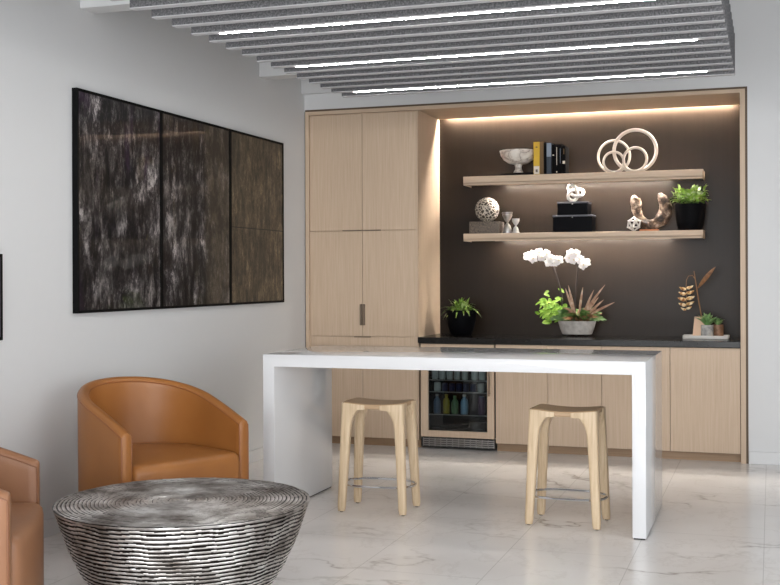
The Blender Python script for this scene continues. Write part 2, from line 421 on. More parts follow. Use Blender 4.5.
def can(x, z, r, h, body, cap, label, name, cat, neck=0, y=8.75, group=None):
    t = thing(name, label, cat, (x, y, z), 0, group)
    bm = new()
    if neck: lathe(bm, [(r * .9, 0), (r, .004), (r, h * .62), (r * .85, h * .72), (r * .45, h * .82), (r * .42, h * .9)], seg=20); zc = h * .9
    else: lathe(bm, [(r * .85, 0), (r, .006), (r, h * .9), (r * .86, h * .97)], seg=20); zc = h * .97
    obj('body', bm, body, t)
    bm = new(); rr = r * (.5 if neck else .86); lathe(bm, [(rr, zc - .001), (rr, h), (rr * .8, h + .001)], seg=20); obj('cap' if neck else 'lid', bm, cap, t)
    return t
MAT['can_white'] = solid('can_white', (205, 205, 200), .4)
MAT['can_navy'] = solid('can_navy', (28, 38, 78), .35)
MAT['b_yellow'] = solid('yellow_bottle', (170, 150, 44), .3)
MAT['b_green'] = solid('green_bottle', (104, 138, 96), .3)
MAT['b_blue'] = solid('pale_blue_bottle', (120, 160, 190), .3)
MAT['b_slate'] = solid('slate_blue_bottle', (70, 92, 120), .3)
MAT['b_plum'] = solid('plum_can', (92, 56, 84), .35)
for i, x in enumerate((-2.566, -2.505, -2.444, -2.383, -2.320, -2.240, -2.180)):
    can(x + .01, .543, .026, .070, 'can_white', 'steel', 'white can on the top shelf of the drinks fridge, %s' % ['leftmost', 'second from left', 'third from left', 'in the middle', 'third from right', 'second from right', 'rightmost'][i], 'drink_can', 'drink can', group='white cans on the top fridge shelf')
can(-2.537, .449, .027, .066, 'can_white', 'can_white', 'squat white jar at the left of the second fridge shelf', 'jar', 'jar')
can(-2.18, .449, .027, .066, 'can_white', 'can_white', 'squat white jar at the right of the second fridge shelf', 'jar', 'jar')
for i, x in enumerate((-2.475, -2.417, -2.359, -2.301, -2.243)):
    can(x, .449, .024, .06, 'can_navy', 'can_navy', 'dark navy can on the second fridge shelf, %s' % ['beside the left white jar', 'second from left', 'middle one', 'second from right', 'beside the right white jar'][i], 'drink_can', 'drink can', group='navy cans on the second fridge shelf')
can(-2.54, .27, .028, .15, 'b_slate', 'steel', 'slate blue bottle at the left of the lower fridge shelf', 'bottle', 'bottle', 1)
can(-2.463, .27, .027, .15, 'b_yellow', 'b_yellow', 'yellow bottle on the lower fridge shelf', 'bottle', 'bottle', 1)
can(-2.393, .27, .027, .14, 'b_green', 'b_green', 'green bottle on the lower fridge shelf', 'bottle', 'bottle', 1)
can(-2.315, .27, .030, .152, 'b_blue', 'can_white', 'pale blue bottle with a white cap on the lower fridge shelf', 'bottle', 'bottle', 1)
can(-2.175, .27, .027, .14, 'b_plum', 'b_slate', 'plum coloured can at the right of the lower fridge shelf', 'drink_can', 'drink can')

# floating shelves
def shelf(z0, z1, label, strip):
    t = thing('floating_shelf', label, 'shelf', group='oak floating shelves')
    bm = new(); box(bm, -2.381, -.492, 8.99, YN - .001, z0 + .013, z1, .0015, 1); box(bm, -2.381, -.492, 8.99, 8.996, z0, z0 + .02); box(bm, -2.381, -2.375, 8.99, YN - .001, z0, z0 + .02); box(bm, -.498, -.492, 8.99, YN - .001, z0, z0 + .02); obj('board', bm, 'oak_x', t, 0)
    bm = new(); box(bm, -2.14, -.74, strip[0] - .008, strip[0] - .002, z0 + .0005, z0 + .0135); obj('light_stop_lip', bm, 'oak_x', t, 0)  # lip added before the strip to block its light from the table
    bm = new(); box(bm, -2.12, -.76, strip[0], strip[1], z0 + .0115, z0 + .0135); obj('led_strip', bm, 'led_shelf', t, 0)['label'] = 'warm light strip under the board'
shelf(2.102, 2.173, 'upper pale oak floating shelf in the dark niche', (9.085, 9.099))
shelf(1.646, 1.708, 'lower pale oak floating shelf in the dark niche', (9.085, 9.099))

# ------------------------------------------------------------------ white table
t = thing('counter_table', 'long white counter-height table with waterfall ends and a glossy top', 'table')
TX0, TX1, TY0, TY1, TZ, TH = -2.7675, -.614, 5.955, 6.857, .918, .070
bm = new()
prof = [(TX0, .008), (TX0, TZ), (TX1, TZ), (TX1, .008), (TX1 - TH, .008), (TX1 - TH, TZ - TH), (TX0 + TH, TZ - TH), (TX0 + TH, .008)]
fr_ = [bm.verts.new((x, TY0, z)) for x, z in prof]; bk_ = [bm.verts.new((x, TY1, z)) for x, z in prof]
for i in range(8): bm.faces.new((fr_[i], fr_[(i + 1) % 8], bk_[(i + 1) % 8], bk_[i]))
for v in (fr_, bk_):
    bm.faces.new((v[0], v[1], v[6], v[7])); bm.faces.new((v[1], v[2], v[5], v[6])); bm.faces.new((v[2], v[3], v[4], v[5]))
bmesh.ops.recalc_face_normals(bm, faces=bm.faces)
es = [e for e in bm.edges if len(e.link_faces) == 2 and e.calc_face_angle(0) > .5]
bmesh.ops.bevel(bm, geom=es, offset=.002, segments=2, profile=.5, affect='EDGES')
obj('waterfall_top', bm, 'white_top', t, 30)
for x in (TX0, TX1 - TH):
    bm = new(); box(bm, x + .006, x + TH - .006, TY0 + .006, TY1 - .006, 0, .009); obj('foot_strip', bm, 'dark_rubber', t, 0)

# ------------------------------------------------------------------ stools
def make_stool(loc, rz, label):
    t = thing('counter_stool', label, 'stool', loc, rz, 'wooden counter stools')
    hx, hy, zt = .183, .130, .638
    # saddle seat: rounded rectangle, dished across its width
    def dip(x): return -.013 * (1 - (x / hx) ** 2)
    nx, ny = 24, 14; bm = new()
    def se(u, v):   # rounded rectangle mapping
        x, y = hx * u, hy * v; r = .035
        ex, ey = max(0, abs(x) - (hx - r)), max(0, abs(y) - (hy - r))
        if ex > 0 and ey > 0:
            L = math.hypot(ex, ey); m_ = max(ex, ey); k = m_ / L
            x = math.copysign(hx - r + ex * k, x); y = math.copysign(hy - r + ey * k, y)
        return x, y
    def grid(z, inset=0, d=1):
        g = []
        for i in range(nx + 1):
            row = []
            for j in range(ny + 1):
                x, y = se(-1 + 2 * i / nx, -1 + 2 * j / ny); s = 1 - inset
                row.append(bm.verts.new((x * (hx - inset) / hx, y * (hy - inset) / hy, z + d * dip(x))))
            g.append(row)
        return g
    def border(g): return [g[i][0] for i in range(nx + 1)] + [g[nx][j] for j in range(1, ny + 1)] + [g[i][ny] for i in range(nx - 1, -1, -1)] + [g[0][j] for j in range(ny - 1, 0, -1)]
    top = grid(zt, .004); e1 = grid(zt - .005, 0); e2 = grid(zt - .024, 0, 1); bot = grid(zt - .028, .004)
    for g, keep in ((top, 1), (bot, 1), (e1, 0), (e2, 0)):
        if keep:
            for i in range(nx):
                for j in range(ny): bm.faces.new((g[i][j], g[i + 1][j], g[i + 1][j + 1], g[i][j + 1]))
    bs = [border(g) for g in (top, e1, e2, bot)]
    for a, b in zip(bs, bs[1:]):
        n = len(a)
        for k in range(n): bm.faces.new((a[k], a[(k + 1) % n], b[(k + 1) % n], b[k]))
    bmesh.ops.delete(bm, geom=[v for v in bm.verts if not v.link_faces], context='VERTS')
    obj('seat', bm, 'ash_x', t, 40)
    # legs: splayed, rounded, flaring into the seat as an arch
    for sx in (-1, 1):
        for sy in (-1, 1):
            bm = new(); loops = []
            zs = [0.006, .03, .1, .2, .3, .4, .47, .51, .54, .56, .575, .585, .592, .606, zt - .006]
            for z in zs:
                q = z / zt
                ox = hx + .004 + .022 * (1 - q); oy = hy + .003 + .022 * (1 - q)
                wx = .045 + .018 * q; wy = .040 + .016 * q
                if z < .02: wx -= .006; wy -= .006; ox -= .003; oy -= .003
                a = min(1, max(0, (z - .49) / .116)); fl = .085 * (1 - math.sqrt(max(0, 1 - min(1, a) ** 2)))
                fly = .035 * (1 - math.sqrt(max(0, 1 - min(1, a) ** 2)))
                if z > zt - .2:
                    k_ = (z - (zt - .2)) / .17; ox = ox * (1 - k_ * .0) ; 
                ox = min(ox, ox); x0, x1 = ox - wx - fl, ox; y0, y1 = oy - wy - fly, oy
                r = min(.014, (y1 - y0) * .4); pts = []
                for cx, cy, a0 in ((x1 - r, y1 - r, 0), (x0 + r, y1 - r, PI / 2), (x0 + r, y0 + r, PI), (x1 - r, y0 + r, 1.5 * PI)):
                    for s in range(4): an = a0 + s * PI / 6; pts.append((sx * (cx + r * math.cos(an)), sy * (cy + r * math.sin(an)), z + (dip(max(-hx, min(hx, cx + r * math.cos(an)))) if z > .6 else 0)))
                loops.append(pts)
            rings(bm, loops); lg = obj('leg', bm, 'ash', t, 50)
            bm = new(); lathe(bm, [(.009, 0), (.010, .007)], sx * (hx + .004), sy * (hy + .003), 12); obj('foot_pad', bm, 'dark_rubber', lg)
    bm = new(); pts = []
    for k in range(48):
        a = 2 * PI * k / 48; c, s = math.cos(a), math.sin(a); e = .72
        pts.append((math.copysign(abs(c) ** e, c) * .212, math.copysign(abs(s) ** e, s) * .138, .152))
    tube(bm, pts, .007, 8, closed=True); obj('footrest_ring', bm, 'chrome', t)['label'] = 'chrome footrest ring'
    return t
s1 = make_stool((-2.180, 6.293, 0), 0, 'pale wooden counter stool under the table, nearer its left end')
s2 = dup(s1, loc=(-1.070, 6.268, 0), rz=-.055, label='pale wooden counter stool under the table, nearer its right end')

# ------------------------------------------------------------------ tub chairs
def tub_chair(loc, rz, label, L, LS):
    t = thing('tub_chair', label, 'armchair', loc, rz, 'leather tub chairs')
    hw, x_f, x_s, x_b, th = .343, .37, .08, -.295, .056
    path = []
    for i in range(9): path.append((x_f + (x_s - x_f) * i / 8, -hw))
    for i in range(1, 32):
        a = -PI / 2 - PI * i / 32; c, s = math.cos(a), math.sin(a); e = .97
        path.append((x_s + math.copysign(abs(c) ** e, c) * (x_s - x_b), math.copysign(abs(s) ** e, s) * hw))
    for i in range(9): path.append((x_s + (x_f - x_s) * i / 8, hw))
    def H(x):
        u = max(0, min(1, (x_f - x) / (x_f - x_b))); return .623 + .203 * u * (1.35 - .35 * u)
    def nrm(i):
        a = Vector(path[max(0, i - 1)]); b = Vector(path[min(len(path) - 1, i + 1)]); d = (b - a).normalized()
        n = Vector((d.y, -d.x))
        return n if n.dot(Vector(path[i]) - Vector((.02, 0))) > 0 or True else -n
    def outward(i):
        n = nrm(i); p = Vector(path[i]) - Vector((.1, 0))
        if abs(path[i][0] - x_s) < .4 and path[i][0] >= x_s: return Vector((0, math.copysign(1, path[i][1])))
        return n if n.dot(p) > 0 else -n
    bm = new(); loops = []; h2 = th / 2
    for i, p in enumerate(path):
        o = outward(i); h = H(p[0]); P = Vector(p); lp = []
        fr = 0
        def at(s, z, lean=1):
            # walls lean very slightly outward with height
            q = P + o * (s + .004 * (z / .8)); return (q.x, q.y, z)
        lp.append(at(h2 - .012, .035)); lp.append(at(h2, .05)); 
        for z in (.2, .35, h - .06, h - .03): lp.append(at(h2, z))
        for k in range(1, 8): a = PI * k / 8; lp.append(at(h2 * math.cos(a), h - .026 + .026 * math.sin(a)))
        for z in (h - .03, h - .06, .35, .2, .05): lp.append(at(-h2, z))
        lp.append(at(-h2 + .012, .035))
        loops.append(lp)
    # rounded front ends
    def endcap(lp, sgn=1):
        c = sum((Vector(q) for q in lp), Vector()) / len(lp)
        out = []
        for dx, k in ((.006, .8), ):
            out.append([Vector((q[0] + dx, c.y + (q[1] - c.y) * k, q[2] if q[2] < h2 else q[2] - .006)) for q in lp])
        return out
    loops = [endcap(loops[0])[0]] + loops + [endcap(loops[-1])[0]]
    rings(bm, loops); obj('shell', bm, L, t, 60)
    # piping along outer rim and down both arm fronts
    for s in (1, -1):
        bm = new(); pts = []
        for i, p in enumerate(path):
            o = outward(i); h = H(p[0]); q = Vector(p) + o * (s * (h2 - .001) + .004 * h / .8); pts.append((q.x, q.y, h - .026))
        f0, f1 = Vector(pts[0]), Vector(pts[-1])
        pts = [(f0.x + .002, f0.y, z) for z in (.05, .3, f0.z - .05)] + pts + [(f1.x + .002, f1.y, z) for z in (f1.z - .05, .3, .05)]
        tube(bm, pts, .0035, 6); obj('piping', bm, LS, t)
    # seat cushion following the inside of the shell
    def inside(z0, z1, inset, front, rr, name, mat):
        bm = new(); pl = []
        hwi = hw - h2 - inset; xb = x_b + h2 + inset
        pl = [(front, -hwi + .03), (front - .012, -hwi + .008), (front - .04, -hwi)]
        for i in range(0, 25):
            a = -PI / 2 - PI * i / 24; c, s = math.cos(a), math.sin(a); e = .97
            pl.append((x_s + math.copysign(abs(c) ** e, c) * (x_s - xb), math.copysign(abs(s) ** e, s) * hwi))
        pl += [(front - .04, hwi), (front - .012, hwi - .008), (front, hwi - .03)]
        for i in range(1, 8): y = hwi - .03 - (2 * hwi - .06) * i / 8; pl.append((front + .022 * math.sin(PI * i / 8), y))
        lo = []
        for k, (z, s) in enumerate([(z0, .97), (z0 + rr * .4, .992), (z0 + rr, 1), (z1 - rr * 1.2, 1), (z1 - rr * .5, .988), (z1 - rr * .12, .955), (z1 + .004, .88), (z1 + .012, .6), (z1 + .016, .25)]):
            lo.append([(.02 + (x - .02) * s, y * s, z) for x, y in pl])
        rings(bm, lo); return obj(name, bm, mat, t, 60)
    inside(.05, .462, .002, .402, .04, 'seat', L)
    for sx, sy in ((.28, .28), (.28, -.28), (-.2, .24), (-.2, -.24)):
        bm = new(); lathe(bm, [(.018, 0), (.022, .04)], sx, sy, 14); obj('foot', bm, 'dark_rubber', t)
    return t
def chair_at(ax, ay, bx, by, **k):
    """arm fronts at (ax, ay) and (bx, by)"""
    d = Vector((bx - ax, by - ay)); mid = Vector(((ax + bx) / 2, (ay + by) / 2)); f = Vector((d.y, -d.x)).normalized()
    if f.x < 0: f = -f
    c = mid - f * .37
    return tub_chair((c.x, c.y, 0), math.atan2(f.y, f.x), **k)
chair_at(-2.913, 4.722, -2.592, 5.350, label='cognac leather tub chair against the left wall, beside the white table', L='leather', LS='leather_seam')
chair_at(-2.500, 3.303, -2.824, 3.918, label='tan leather tub chair cut off by the left edge of the photo', L='leather2', LS='leather2_seam')

# ------------------------------------------------------------------ silver drum table
t = thing('coffee_table', 'round hammered silver bowl-shaped coffee table with rippled sides', 'coffee table', (-2.338, 4.243, 0))
def prof_r(z):
    P_ = [(0, .285), (.08, .374), (.16, .424), (.24, .462), (.30, .486), (.366, .508), (.40, .520), (.42, .5255)]
    for (a, ra), (b, rb) in zip(P_, P_[1:]):
        if z <= b: return ra + (rb - ra) * (z - a) / (b - a)
    return P_[-1][1]
SEG = 300; bm = new()
def fbm(x, y, z): return noise.noise(Vector((x, y, z)))
nz = 150; Vv = []
for i in range(nz + 1):
    z = .0 + .418 * i / nz; row = []
    for k in range(SEG):
        a = 2 * PI * k / SEG; c, s = math.cos(a), math.sin(a)
        w = fbm(c * 4, s * 4, z * 7) * .55 + fbm(c * 13, s * 13, z * 9) * .22
        ph = (z / .0172 + w)
        rid = abs(math.sin(ph * PI)) ** .8
        r = prof_r(z) - .007 * (1 - rid) + .0022 * fbm(c * 20, s * 20, z * 60)
        row.append(bm.verts.new((r * c, r * s, z)))
    Vv.append(row)
for i in range(nz):
    zr = 0
    for k in range(SEG):
        f = bm.faces.new((Vv[i][k], Vv[i][(k + 1) % SEG], Vv[i + 1][(k + 1) % SEG], Vv[i + 1][k]))
        cc = f.calc_center_median(); a = math.atan2(cc.y, cc.x); c, s = math.cos(a), math.sin(a)
        w = fbm(c * 4, s * 4, cc.z * 7) * .55 + fbm(c * 13, s * 13, cc.z * 9) * .22
        if abs(math.sin((cc.z / .0172 + w) * PI)) < .70 + .22 * fbm(c * 6, s * 6, cc.z * 25): f.material_index = 1
bm.faces.new(Vv[0][::-1])
obj('bowl_base', bm, ['silver', 'tarnish'], t, 80)
bm = new(); rows = []; NR = 170
for i in range(NR + 1):
    r = .5285 * i / NR; row = []
    if i == 0: rows.append([bm.verts.new((0, 0, .428))]); continue
    for k in range(SEG):
        a = 2 * PI * k / SEG; c, s = math.cos(a), math.sin(a)
        w = fbm(c * r * 5, s * r * 5, 1) * .5
        z = .4265 + .0034 * abs(math.sin((r / .0165 + w) * PI)) + .0012 * fbm(c * r * 30, s * r * 30, 0) - (.002 if i == NR else 0)
        row.append(bm.verts.new((r * c, r * s, z)))
    rows.append(row)
for k in range(SEG): bm.faces.new((rows[0][0], rows[1][k], rows[1][(k + 1) % SEG]))
for i in range(1, NR):
    for k in range(SEG):
        f = bm.faces.new((rows[i][k], rows[i + 1][k], rows[i + 1][(k + 1) % SEG], rows[i][(k + 1) % SEG]))
        rr = .5285 * (i + .5) / NR; a = 2 * PI * (k + .5) / SEG
        w = fbm(math.cos(a) * rr * 5, math.sin(a) * rr * 5, 1) * .5
        if abs(math.sin((rr / .0165 + w) * PI)) < .36 * (.25 + 1.3 * (rr / .53) ** 2): f.material_index = 1
low = [bm.verts.new((.5265 * math.cos(2 * PI * k / SEG), .5265 * math.sin(2 * PI * k / SEG), .417)) for k in range(SEG)]
for k in range(SEG): bm.faces.new((rows[NR][k], low[k], low[(k + 1) % SEG], rows[NR][(k + 1) % SEG]))
bm.faces.new(low)
obj('top', bm, ['silver', 'tarnish'], t, 80)

# ------------------------------------------------------------------ triptych
XP = XW + .035; kq = abs(XP / XW)
def painting_mat(name, kind):
    m = M(name, rough=.35); P = m.obj()
    s1 = m.noise(m.map((1, 2.6, 1.25)), 3.2, 14, .82, .25)
    s2 = m.noise(m.map((1, 7, 2.0), (2, 7, 3)), 3.0, 14, .82, .2)
    s3 = m.noise(m.map((1, 2.2, 10), (4, 1, 8)), 2.6, 10, .78)
    blk = m.noise(m.map((1, 1.6, 1.0), (5, 3 + kind, 2)), 2.0, 4, .6)
    g1 = m.noise(m.map((1, 3, 1.5), (1, 9, 4)), 38, 3, .7)
    if kind < 2:
        c = m.ramp(s1, [(.41, srgb(9, 8, 10)), (.48, srgb(40, 36, 39)), (.53, srgb(112, 106, 108)), (.585, srgb(214, 207, 204))])
        c2 = m.ramp(s2, [(.42, srgb(10, 9, 11)), (.50, srgb(52, 48, 50)), (.60, srgb(150, 143, 140))])
        c = m.mix(m.ramp(blk, [(.38, 0.0), (.58, 1.0)]), c, c2)
        c = m.mix(m.math('MULTIPLY', m.ramp(m.noise(m.map((1, 4, 1.2), (8, 2, 1)), 1.4, 5), [(.58, 0.0), (.7, 1.0)]), .5), c, srgb(92, 64, 100) if kind == 0 else srgb(110, 96, 72))
        if kind == 0:
            c = m.mix(m.ramp(m.noise(m.map((1, 5, 3), (1, 12, 5)), 1.3, 4), [(.68, 0.0), (.72, .8)]), c, srgb(120, 112, 40))
        else:
            sp = m.N.new('ShaderNodeSeparateXYZ'); m.L.new(P, sp.inputs[0])
            right = m.ramp(m.math('ADD', m.math('SUBTRACT', sp.outputs['Y'], 6.22), m.math('MULTIPLY', s3, .25)), [(.68, 0.0), (.78, .7)])
            c = m.mix(right, c, m.ramp(s2, [(.3, srgb(38, 34, 30)), (.7, srgb(104, 92, 72))]))
    else:
        c = m.ramp(s2, [(.36, srgb(30, 27, 25)), (.46, srgb(74, 64, 50)), (.56, srgb(120, 105, 80)), (.68, srgb(176, 166, 142))])
        c = m.mix(m.math('MULTIPLY', m.ramp(blk, [(.4, 0.0), (.65, 1.0)]), .5), c, srgb(58, 52, 46))
        sp = m.N.new('ShaderNodeSeparateXYZ'); m.L.new(P, sp.inputs[0])
        ln = m.math('LESS_THAN', m.math('ABSOLUTE', m.math('SUBTRACT', sp.outputs['Z'], 1.715)), .0035)
        c = m.mix(ln, c, srgb(26, 24, 22))
    c = m.mix(m.ramp(s3, [(.62, 0.0), (.70, .55)]), c, srgb(12, 12, 13))
    c = m.mix(m.ramp(m.noise(m.map((1, 1.5, 1.1), (3, 11 + kind, 6)), 2.6, 6, .7), [(.44, 0.0), (.56, .78 if kind < 2 else .45)]), c, srgb(15, 13, 14))
    c = m.mix(m.ramp(g1, [(.45, .35), (.6, 0.0)]), c, srgb(14, 13, 14))
    m.color(c); m.b.inputs['Specular IOR Level'].default_value = .1; m.b.inputs['Coat Weight'].default_value = .4; m.b.inputs['Coat Roughness'].default_value = .03
    return m.m
MAT['frame_black'] = solid('frame_black', (10, 10, 11), .6, Specular_IOR_Level=.1)
zp0, zp1 = EYE + (1.1635 - EYE) * kq, EYE + (2.4085 - EYE) * kq
for i, (a, b, lab) in enumerate(((5.338, 6.306, 'black framed abstract painting with pale vertical streaks, left panel of the triptych'),
                                 (6.306, 7.266, 'black framed abstract painting in black and grey, middle panel of the triptych'),
                                 (7.266, 8.190, 'black framed abstract painting in olive brown, right panel of the triptych'))):
    a, b = (a if i == 0 else a * kq) + .001, b * kq - .001; fwid = .016
    t = thing('framed_painting', lab, 'painting', group='triptych on the left wall')
    bm = new()
    box(bm, XW + .001, XP, a, a + fwid, zp0, zp1, .001, 1); box(bm, XW + .001, XP, b - fwid, b, zp0, zp1, .001, 1)
    box(bm, XW + .001, XP, a + fwid, b - fwid, zp0, zp0 + fwid, .001, 1); box(bm, XW + .001, XP, a + fwid, b - fwid, zp1 - fwid, zp1, .001, 1)
    obj('frame', bm, 'frame_black', t, 0)
    MAT['paint%d' % i] = painting_mat('abstract_painting_%d' % i, i)
    bm = new(); box(bm, XW + .002, XP - .004, a + fwid - .0005, b - fwid + .0005, zp0 + fwid - .0005, zp1 - fwid + .0005); obj('canvas', bm, 'paint%d' % i, t, 0)
# a further frame cut off at the left edge of the photo
t = thing('picture_frame', 'dark picture frame just cut off by the left edge of the photo', 'picture')
MAT['dusk'] = solid('muted_purple_print', (86, 78, 94), .3)
bm = new(); box(bm, XW + .001, XW + .02, 4.10, 4.722, 1.054, 1.48, .002, 1); obj('frame', bm, 'frame_black', t, 0)
bm = new(); box(bm, XW + .019, XW + .021, 4.115, 4.70, 1.07, 1.464); obj('print', bm, 'dusk', t, 0)

# ------------------------------------------------------------------ upper shelf objects
ZS, ZL, ZK = 2.1735, 1.7085, .8815
m = M('veined_alabaster', rough=.3); n_ = m.noise(m.map((1, 1, 2), (0, 0, 0), (.4, .3, 0)), 5, 6, .6, 1.2)
m.color(m.ramp(m.math('ABSOLUTE', m.math('SUBTRACT', n_, .5)), [(0, srgb(150, 138, 128)), (.03, srgb(205, 196, 186)), (.1, srgb(228, 222, 214))])); MAT['alabaster'] = m.m
bm = new(); box(bm, -2.075, -1.82, 9.02, 9.18, ZS, ZS + .022, .003); tk = obj('flat_book', bm, 'black', None, 0)
tag(tk, 'thin dark flat book lying under the footed marble bowl', 'book')
t = thing('footed_bowl', 'veined white marble footed bowl on the upper shelf', 'bowl', (-1.947, 9.10, ZS + .022))
bm = new(); lathe(bm, [(.03, .070), (.078, .082), (.118, .108), (.143, .145), (.154, .182), (.149, .184), (.136, .150), (.10, .115), (.06, .095), (.01, .09)], seg=48); obj('bowl', bm, 'alabaster', t, 60)
bm = new(); lathe(bm, [(.042, 0), (.040, .012), (.028, .03), (.026, .05), (.034, .074)], seg=8); obj('foot', bm, 'alabaster', t, 30)

def book(x0, x1, h, d, cov, lean, label, title=None, y0=9.02, pair=None):
    t = thing('book', label, 'book', ((x0 + x1) / 2, y0, ZS), 0, 'upright books on the upper shelf')
    w = (x1 - x0) / 2; bm = new()
    box(bm, -w, -w + .0025, 0, d, 0, h); box(bm, w - .0025, w, 0, d, 0, h); box(bm, -w, w, -.002, .002, 0, h, .0008, 1); obj('cover', bm, cov, t, 0)
    bm = new(); box(bm, -w + .0025, w - .0025, .002, d - .004, .003, h - .004); obj('pages', bm, 'pages', t, 0)
    if title:
        for (z0, z1, ww, mt) in title:
            bm = new(); box(bm, -w * ww, w * ww, -.0028, -.0018, h * z0, h * z1); obj('spine_mark', bm, mt, t, 0)
    t.rotation_euler = (0, lean, 0); return t
MAT['pages'] = solid('book_pages', (214, 205, 188), .8)
MAT['c_yellow'] = solid('mustard_cloth', (206, 168, 44), .6)
MAT['c_brown'] = solid('brown_cloth', (104, 78, 42), .6)
MAT['c_blue'] = solid('grey_blue_cover', (128, 140, 156), .5)
MAT['c_slate'] = solid('slate_cover', (44, 54, 66), .6)
MAT['c_cream'] = solid('cream_label', (222, 212, 196), .6)
book(-1.806, -1.756, .262, .17, 'c_yellow', 0, 'thick mustard yellow book with a pale foot to its spine, leftmost of the row', [(.02, .26, .9, 'c_cream'), (.82, .86, .3, 'c_brown'), (.08, .16, .3, 'c_brown')])
book(-1.754, -1.724, .262, .17, 'c_brown', 0, 'brown book right beside the mustard yellow one')
book(-1.722, -1.702, .256, .16, 'black', 0, 'narrow black book between the brown and the grey-blue books')
book(-1.700, -1.662, .250, .17, 'c_slate', 0, 'slate book with a pale grey-blue upper spine', [(.56, .995, .98, 'c_blue')])
book(-1.658, -1.634, .236, .16, 'black', 0, 'black book touching the slate grey-blue one', [(.62, .66, .5, 'c_cream')])
book(-1.632, -1.605, .236, .16, 'black', 0, 'black book with a long pale title line down its spine', [(.3, .9, .16, 'c_cream'), (.05, .09, .3, 'c_cream')])
book(-1.603, -1.578, .238, .16, 'black', 0, 'black book, second from the right end of the row', [(.35, .85, .12, 'c_blue')])
book(-1.576, -1.548, .222, .16, 'black', 0, 'black book with a white mark low on its spine, rightmost of the row', [(.36, .46, .7, 'c_cream'), (.7, .9, .2, 'c_brown')])

MAT['ring_cream'] = solid('cream_ceramic', (206, 196, 184), .55, 0, .2)
t = thing('ring_sculpture', 'cream sculpture of four interlocked rings on the upper shelf', 'sculpture', (0, 9.1, 0))
for cx, R_, yy, tilt, rr in ((-1.013, .163, .0, .10, .0135), (-1.180, .126, .012, -.10, .0105), (-1.176, .079, -.03, .18, .010), (-1.010, .092, -.036, -.15, .011)):
    bm = new(); pts = []
    for k in range(56):
        a = 2 * PI * k / 56; pts.append((cx + R_ * math.cos(a) * math.cos(tilt), yy + R_ * math.cos(a) * math.sin(tilt), ZS + R_ + rr * .6 + R_ * math.sin(a)))
    tube(bm, pts, rr, 10, closed=True); obj('ring', bm, 'ring_cream', t)

# ------------------------------------------------------------------ lower shelf objects
m = M('taupe_woven_cover', rough=.7); n_ = m.noise(m.map((60, 60, 140)), 1.5, 4); m.color(m.ramp(n_, [(.4, srgb(56, 48, 42)), (.62, srgb(128, 116, 104))])); m.bump(n_, .5, .004); MAT['woven'] = m.m
bm = new(); box(bm, -2.338, -2.085, 9.01, 9.19, ZL, ZL + .098, .006); tag(obj('decorative_box', bm, 'woven', None, 30), 'low dark woven box under the filigree ball', 'box')
m = M('filigree_cream', rough=.5); v = m.N.new('ShaderNodeTexVoronoi'); v.feature = 'DISTANCE_TO_EDGE'; v.inputs['Scale'].default_value = 38
m.L.new(m.map(src=m.obj()), v.inputs['Vector']); m.color(m.ramp(v.outputs['Distance'], [(.06, srgb(206, 196, 182)), (.12, srgb(60, 50, 42))])); m.bump(m.ramp(v.outputs['Distance'], [(.08, 1.0), (.22, 0.0)]), .8, .01); MAT['filigree'] = m.m
bm = new(); sphere(bm, (0, 0, 0), .100, 40, 24); tag(obj('filigree_ball', bm, 'filigree', None, 60, (-2.208, 9.10, ZL + .198)), 'cream openwork ball resting on the low woven box', 'decorative ball')
def hourglass(x, y, h, r, frame, glass_m, label):
    t = thing('hourglass', label, 'hourglass', (x, y, ZL), 0)
    bm = new(); lathe(bm, [(r, 0), (r, h * .07), (r * .8, h * .09)], seg=20); obj('base', bm, frame, t)
    bm = new(); lathe(bm, [(r * .75, h * .09), (r * .8, h * .2), (r * .55, h * .38), (r * .16, h * .5), (r * .6, h * .66), (r * .98, h * .85), (r * .9, h * .93)], seg=24); obj('bulb', bm, glass_m, t, 60)
    bm = new(); lathe(bm, [(r * .95, h * .92), (r * 1.02, h * .95), (r, h), ], seg=20); obj('top_cap', bm, frame, t)
hourglass(-2.033, 9.07, .172, .043, 'steel', 'silver', 'larger silver hourglass standing by the low woven box')
MAT['plaster'] = solid('white_plaster', (200, 196, 190), .5)
hourglass(-1.955, 9.03, .116, .031, 'plaster', 'plaster', 'small white hourglass right of the silver one')
MAT['box_black'] = solid('black_lacquer', (9, 9, 13), .45, Specular_IOR_Level=.04)
MAT['box_edge'] = solid('grey_edge', (88, 88, 96), .4)
for (x0, x1, z0, z1, lab) in ((-1.652, -1.340, ZL, ZL + .137, 'larger black storage box with a silver stud, bottom of the pair'), (-1.616, -1.375, ZL + .137, ZL + .242, 'smaller black storage box stacked on the larger one')):
    t = thing('storage_box', lab, 'box', group='stacked black boxes'); yf = 9.02
    bm = new(); box(bm, x0, x1, yf, yf + .19, z0, z1 - .014, .002, 1); obj('body', bm, 'box_black', t, 0)
    bm = new(); box(bm, x0 - .003, x1 + .003, yf - .003, yf + .193, z1 - .013, z1, .002, 1); obj('lid', bm, 'box_edge', t, 0)
    bm = new(); sphere(bm, ((x0 + x1) / 2, yf - .006, z1 - .018), .008, 12, 8); obj('stud', bm, 'chrome', t)
bm = new(); pts = []; rad = []
for k in range(96):
    a = 2 * PI * k / 96; x = math.sin(a) + 2 * math.sin(2 * a); z = math.cos(a) - 2 * math.cos(2 * a); y = -math.sin(3 * a)
    pts.append((x * .0245, y * .026, z * .022)); rad.append(.0125)
tube(bm, pts, rad, 12, closed=True)
kn = obj('knot_sculpture', bm, 'plaster', None, 60, (-1.490, 9.09, ZL + .242 + .063)); kn.rotation_euler = (0, .5, 0)
tag(kn, 'white knotted sculpture on top of the black boxes', 'sculpture')
bpy.context.view_layer.update()
zmin = min((kn.matrix_world @ v.co).z for v in kn.data.vertices); kn.location.z += ZL + .2425 - zmin

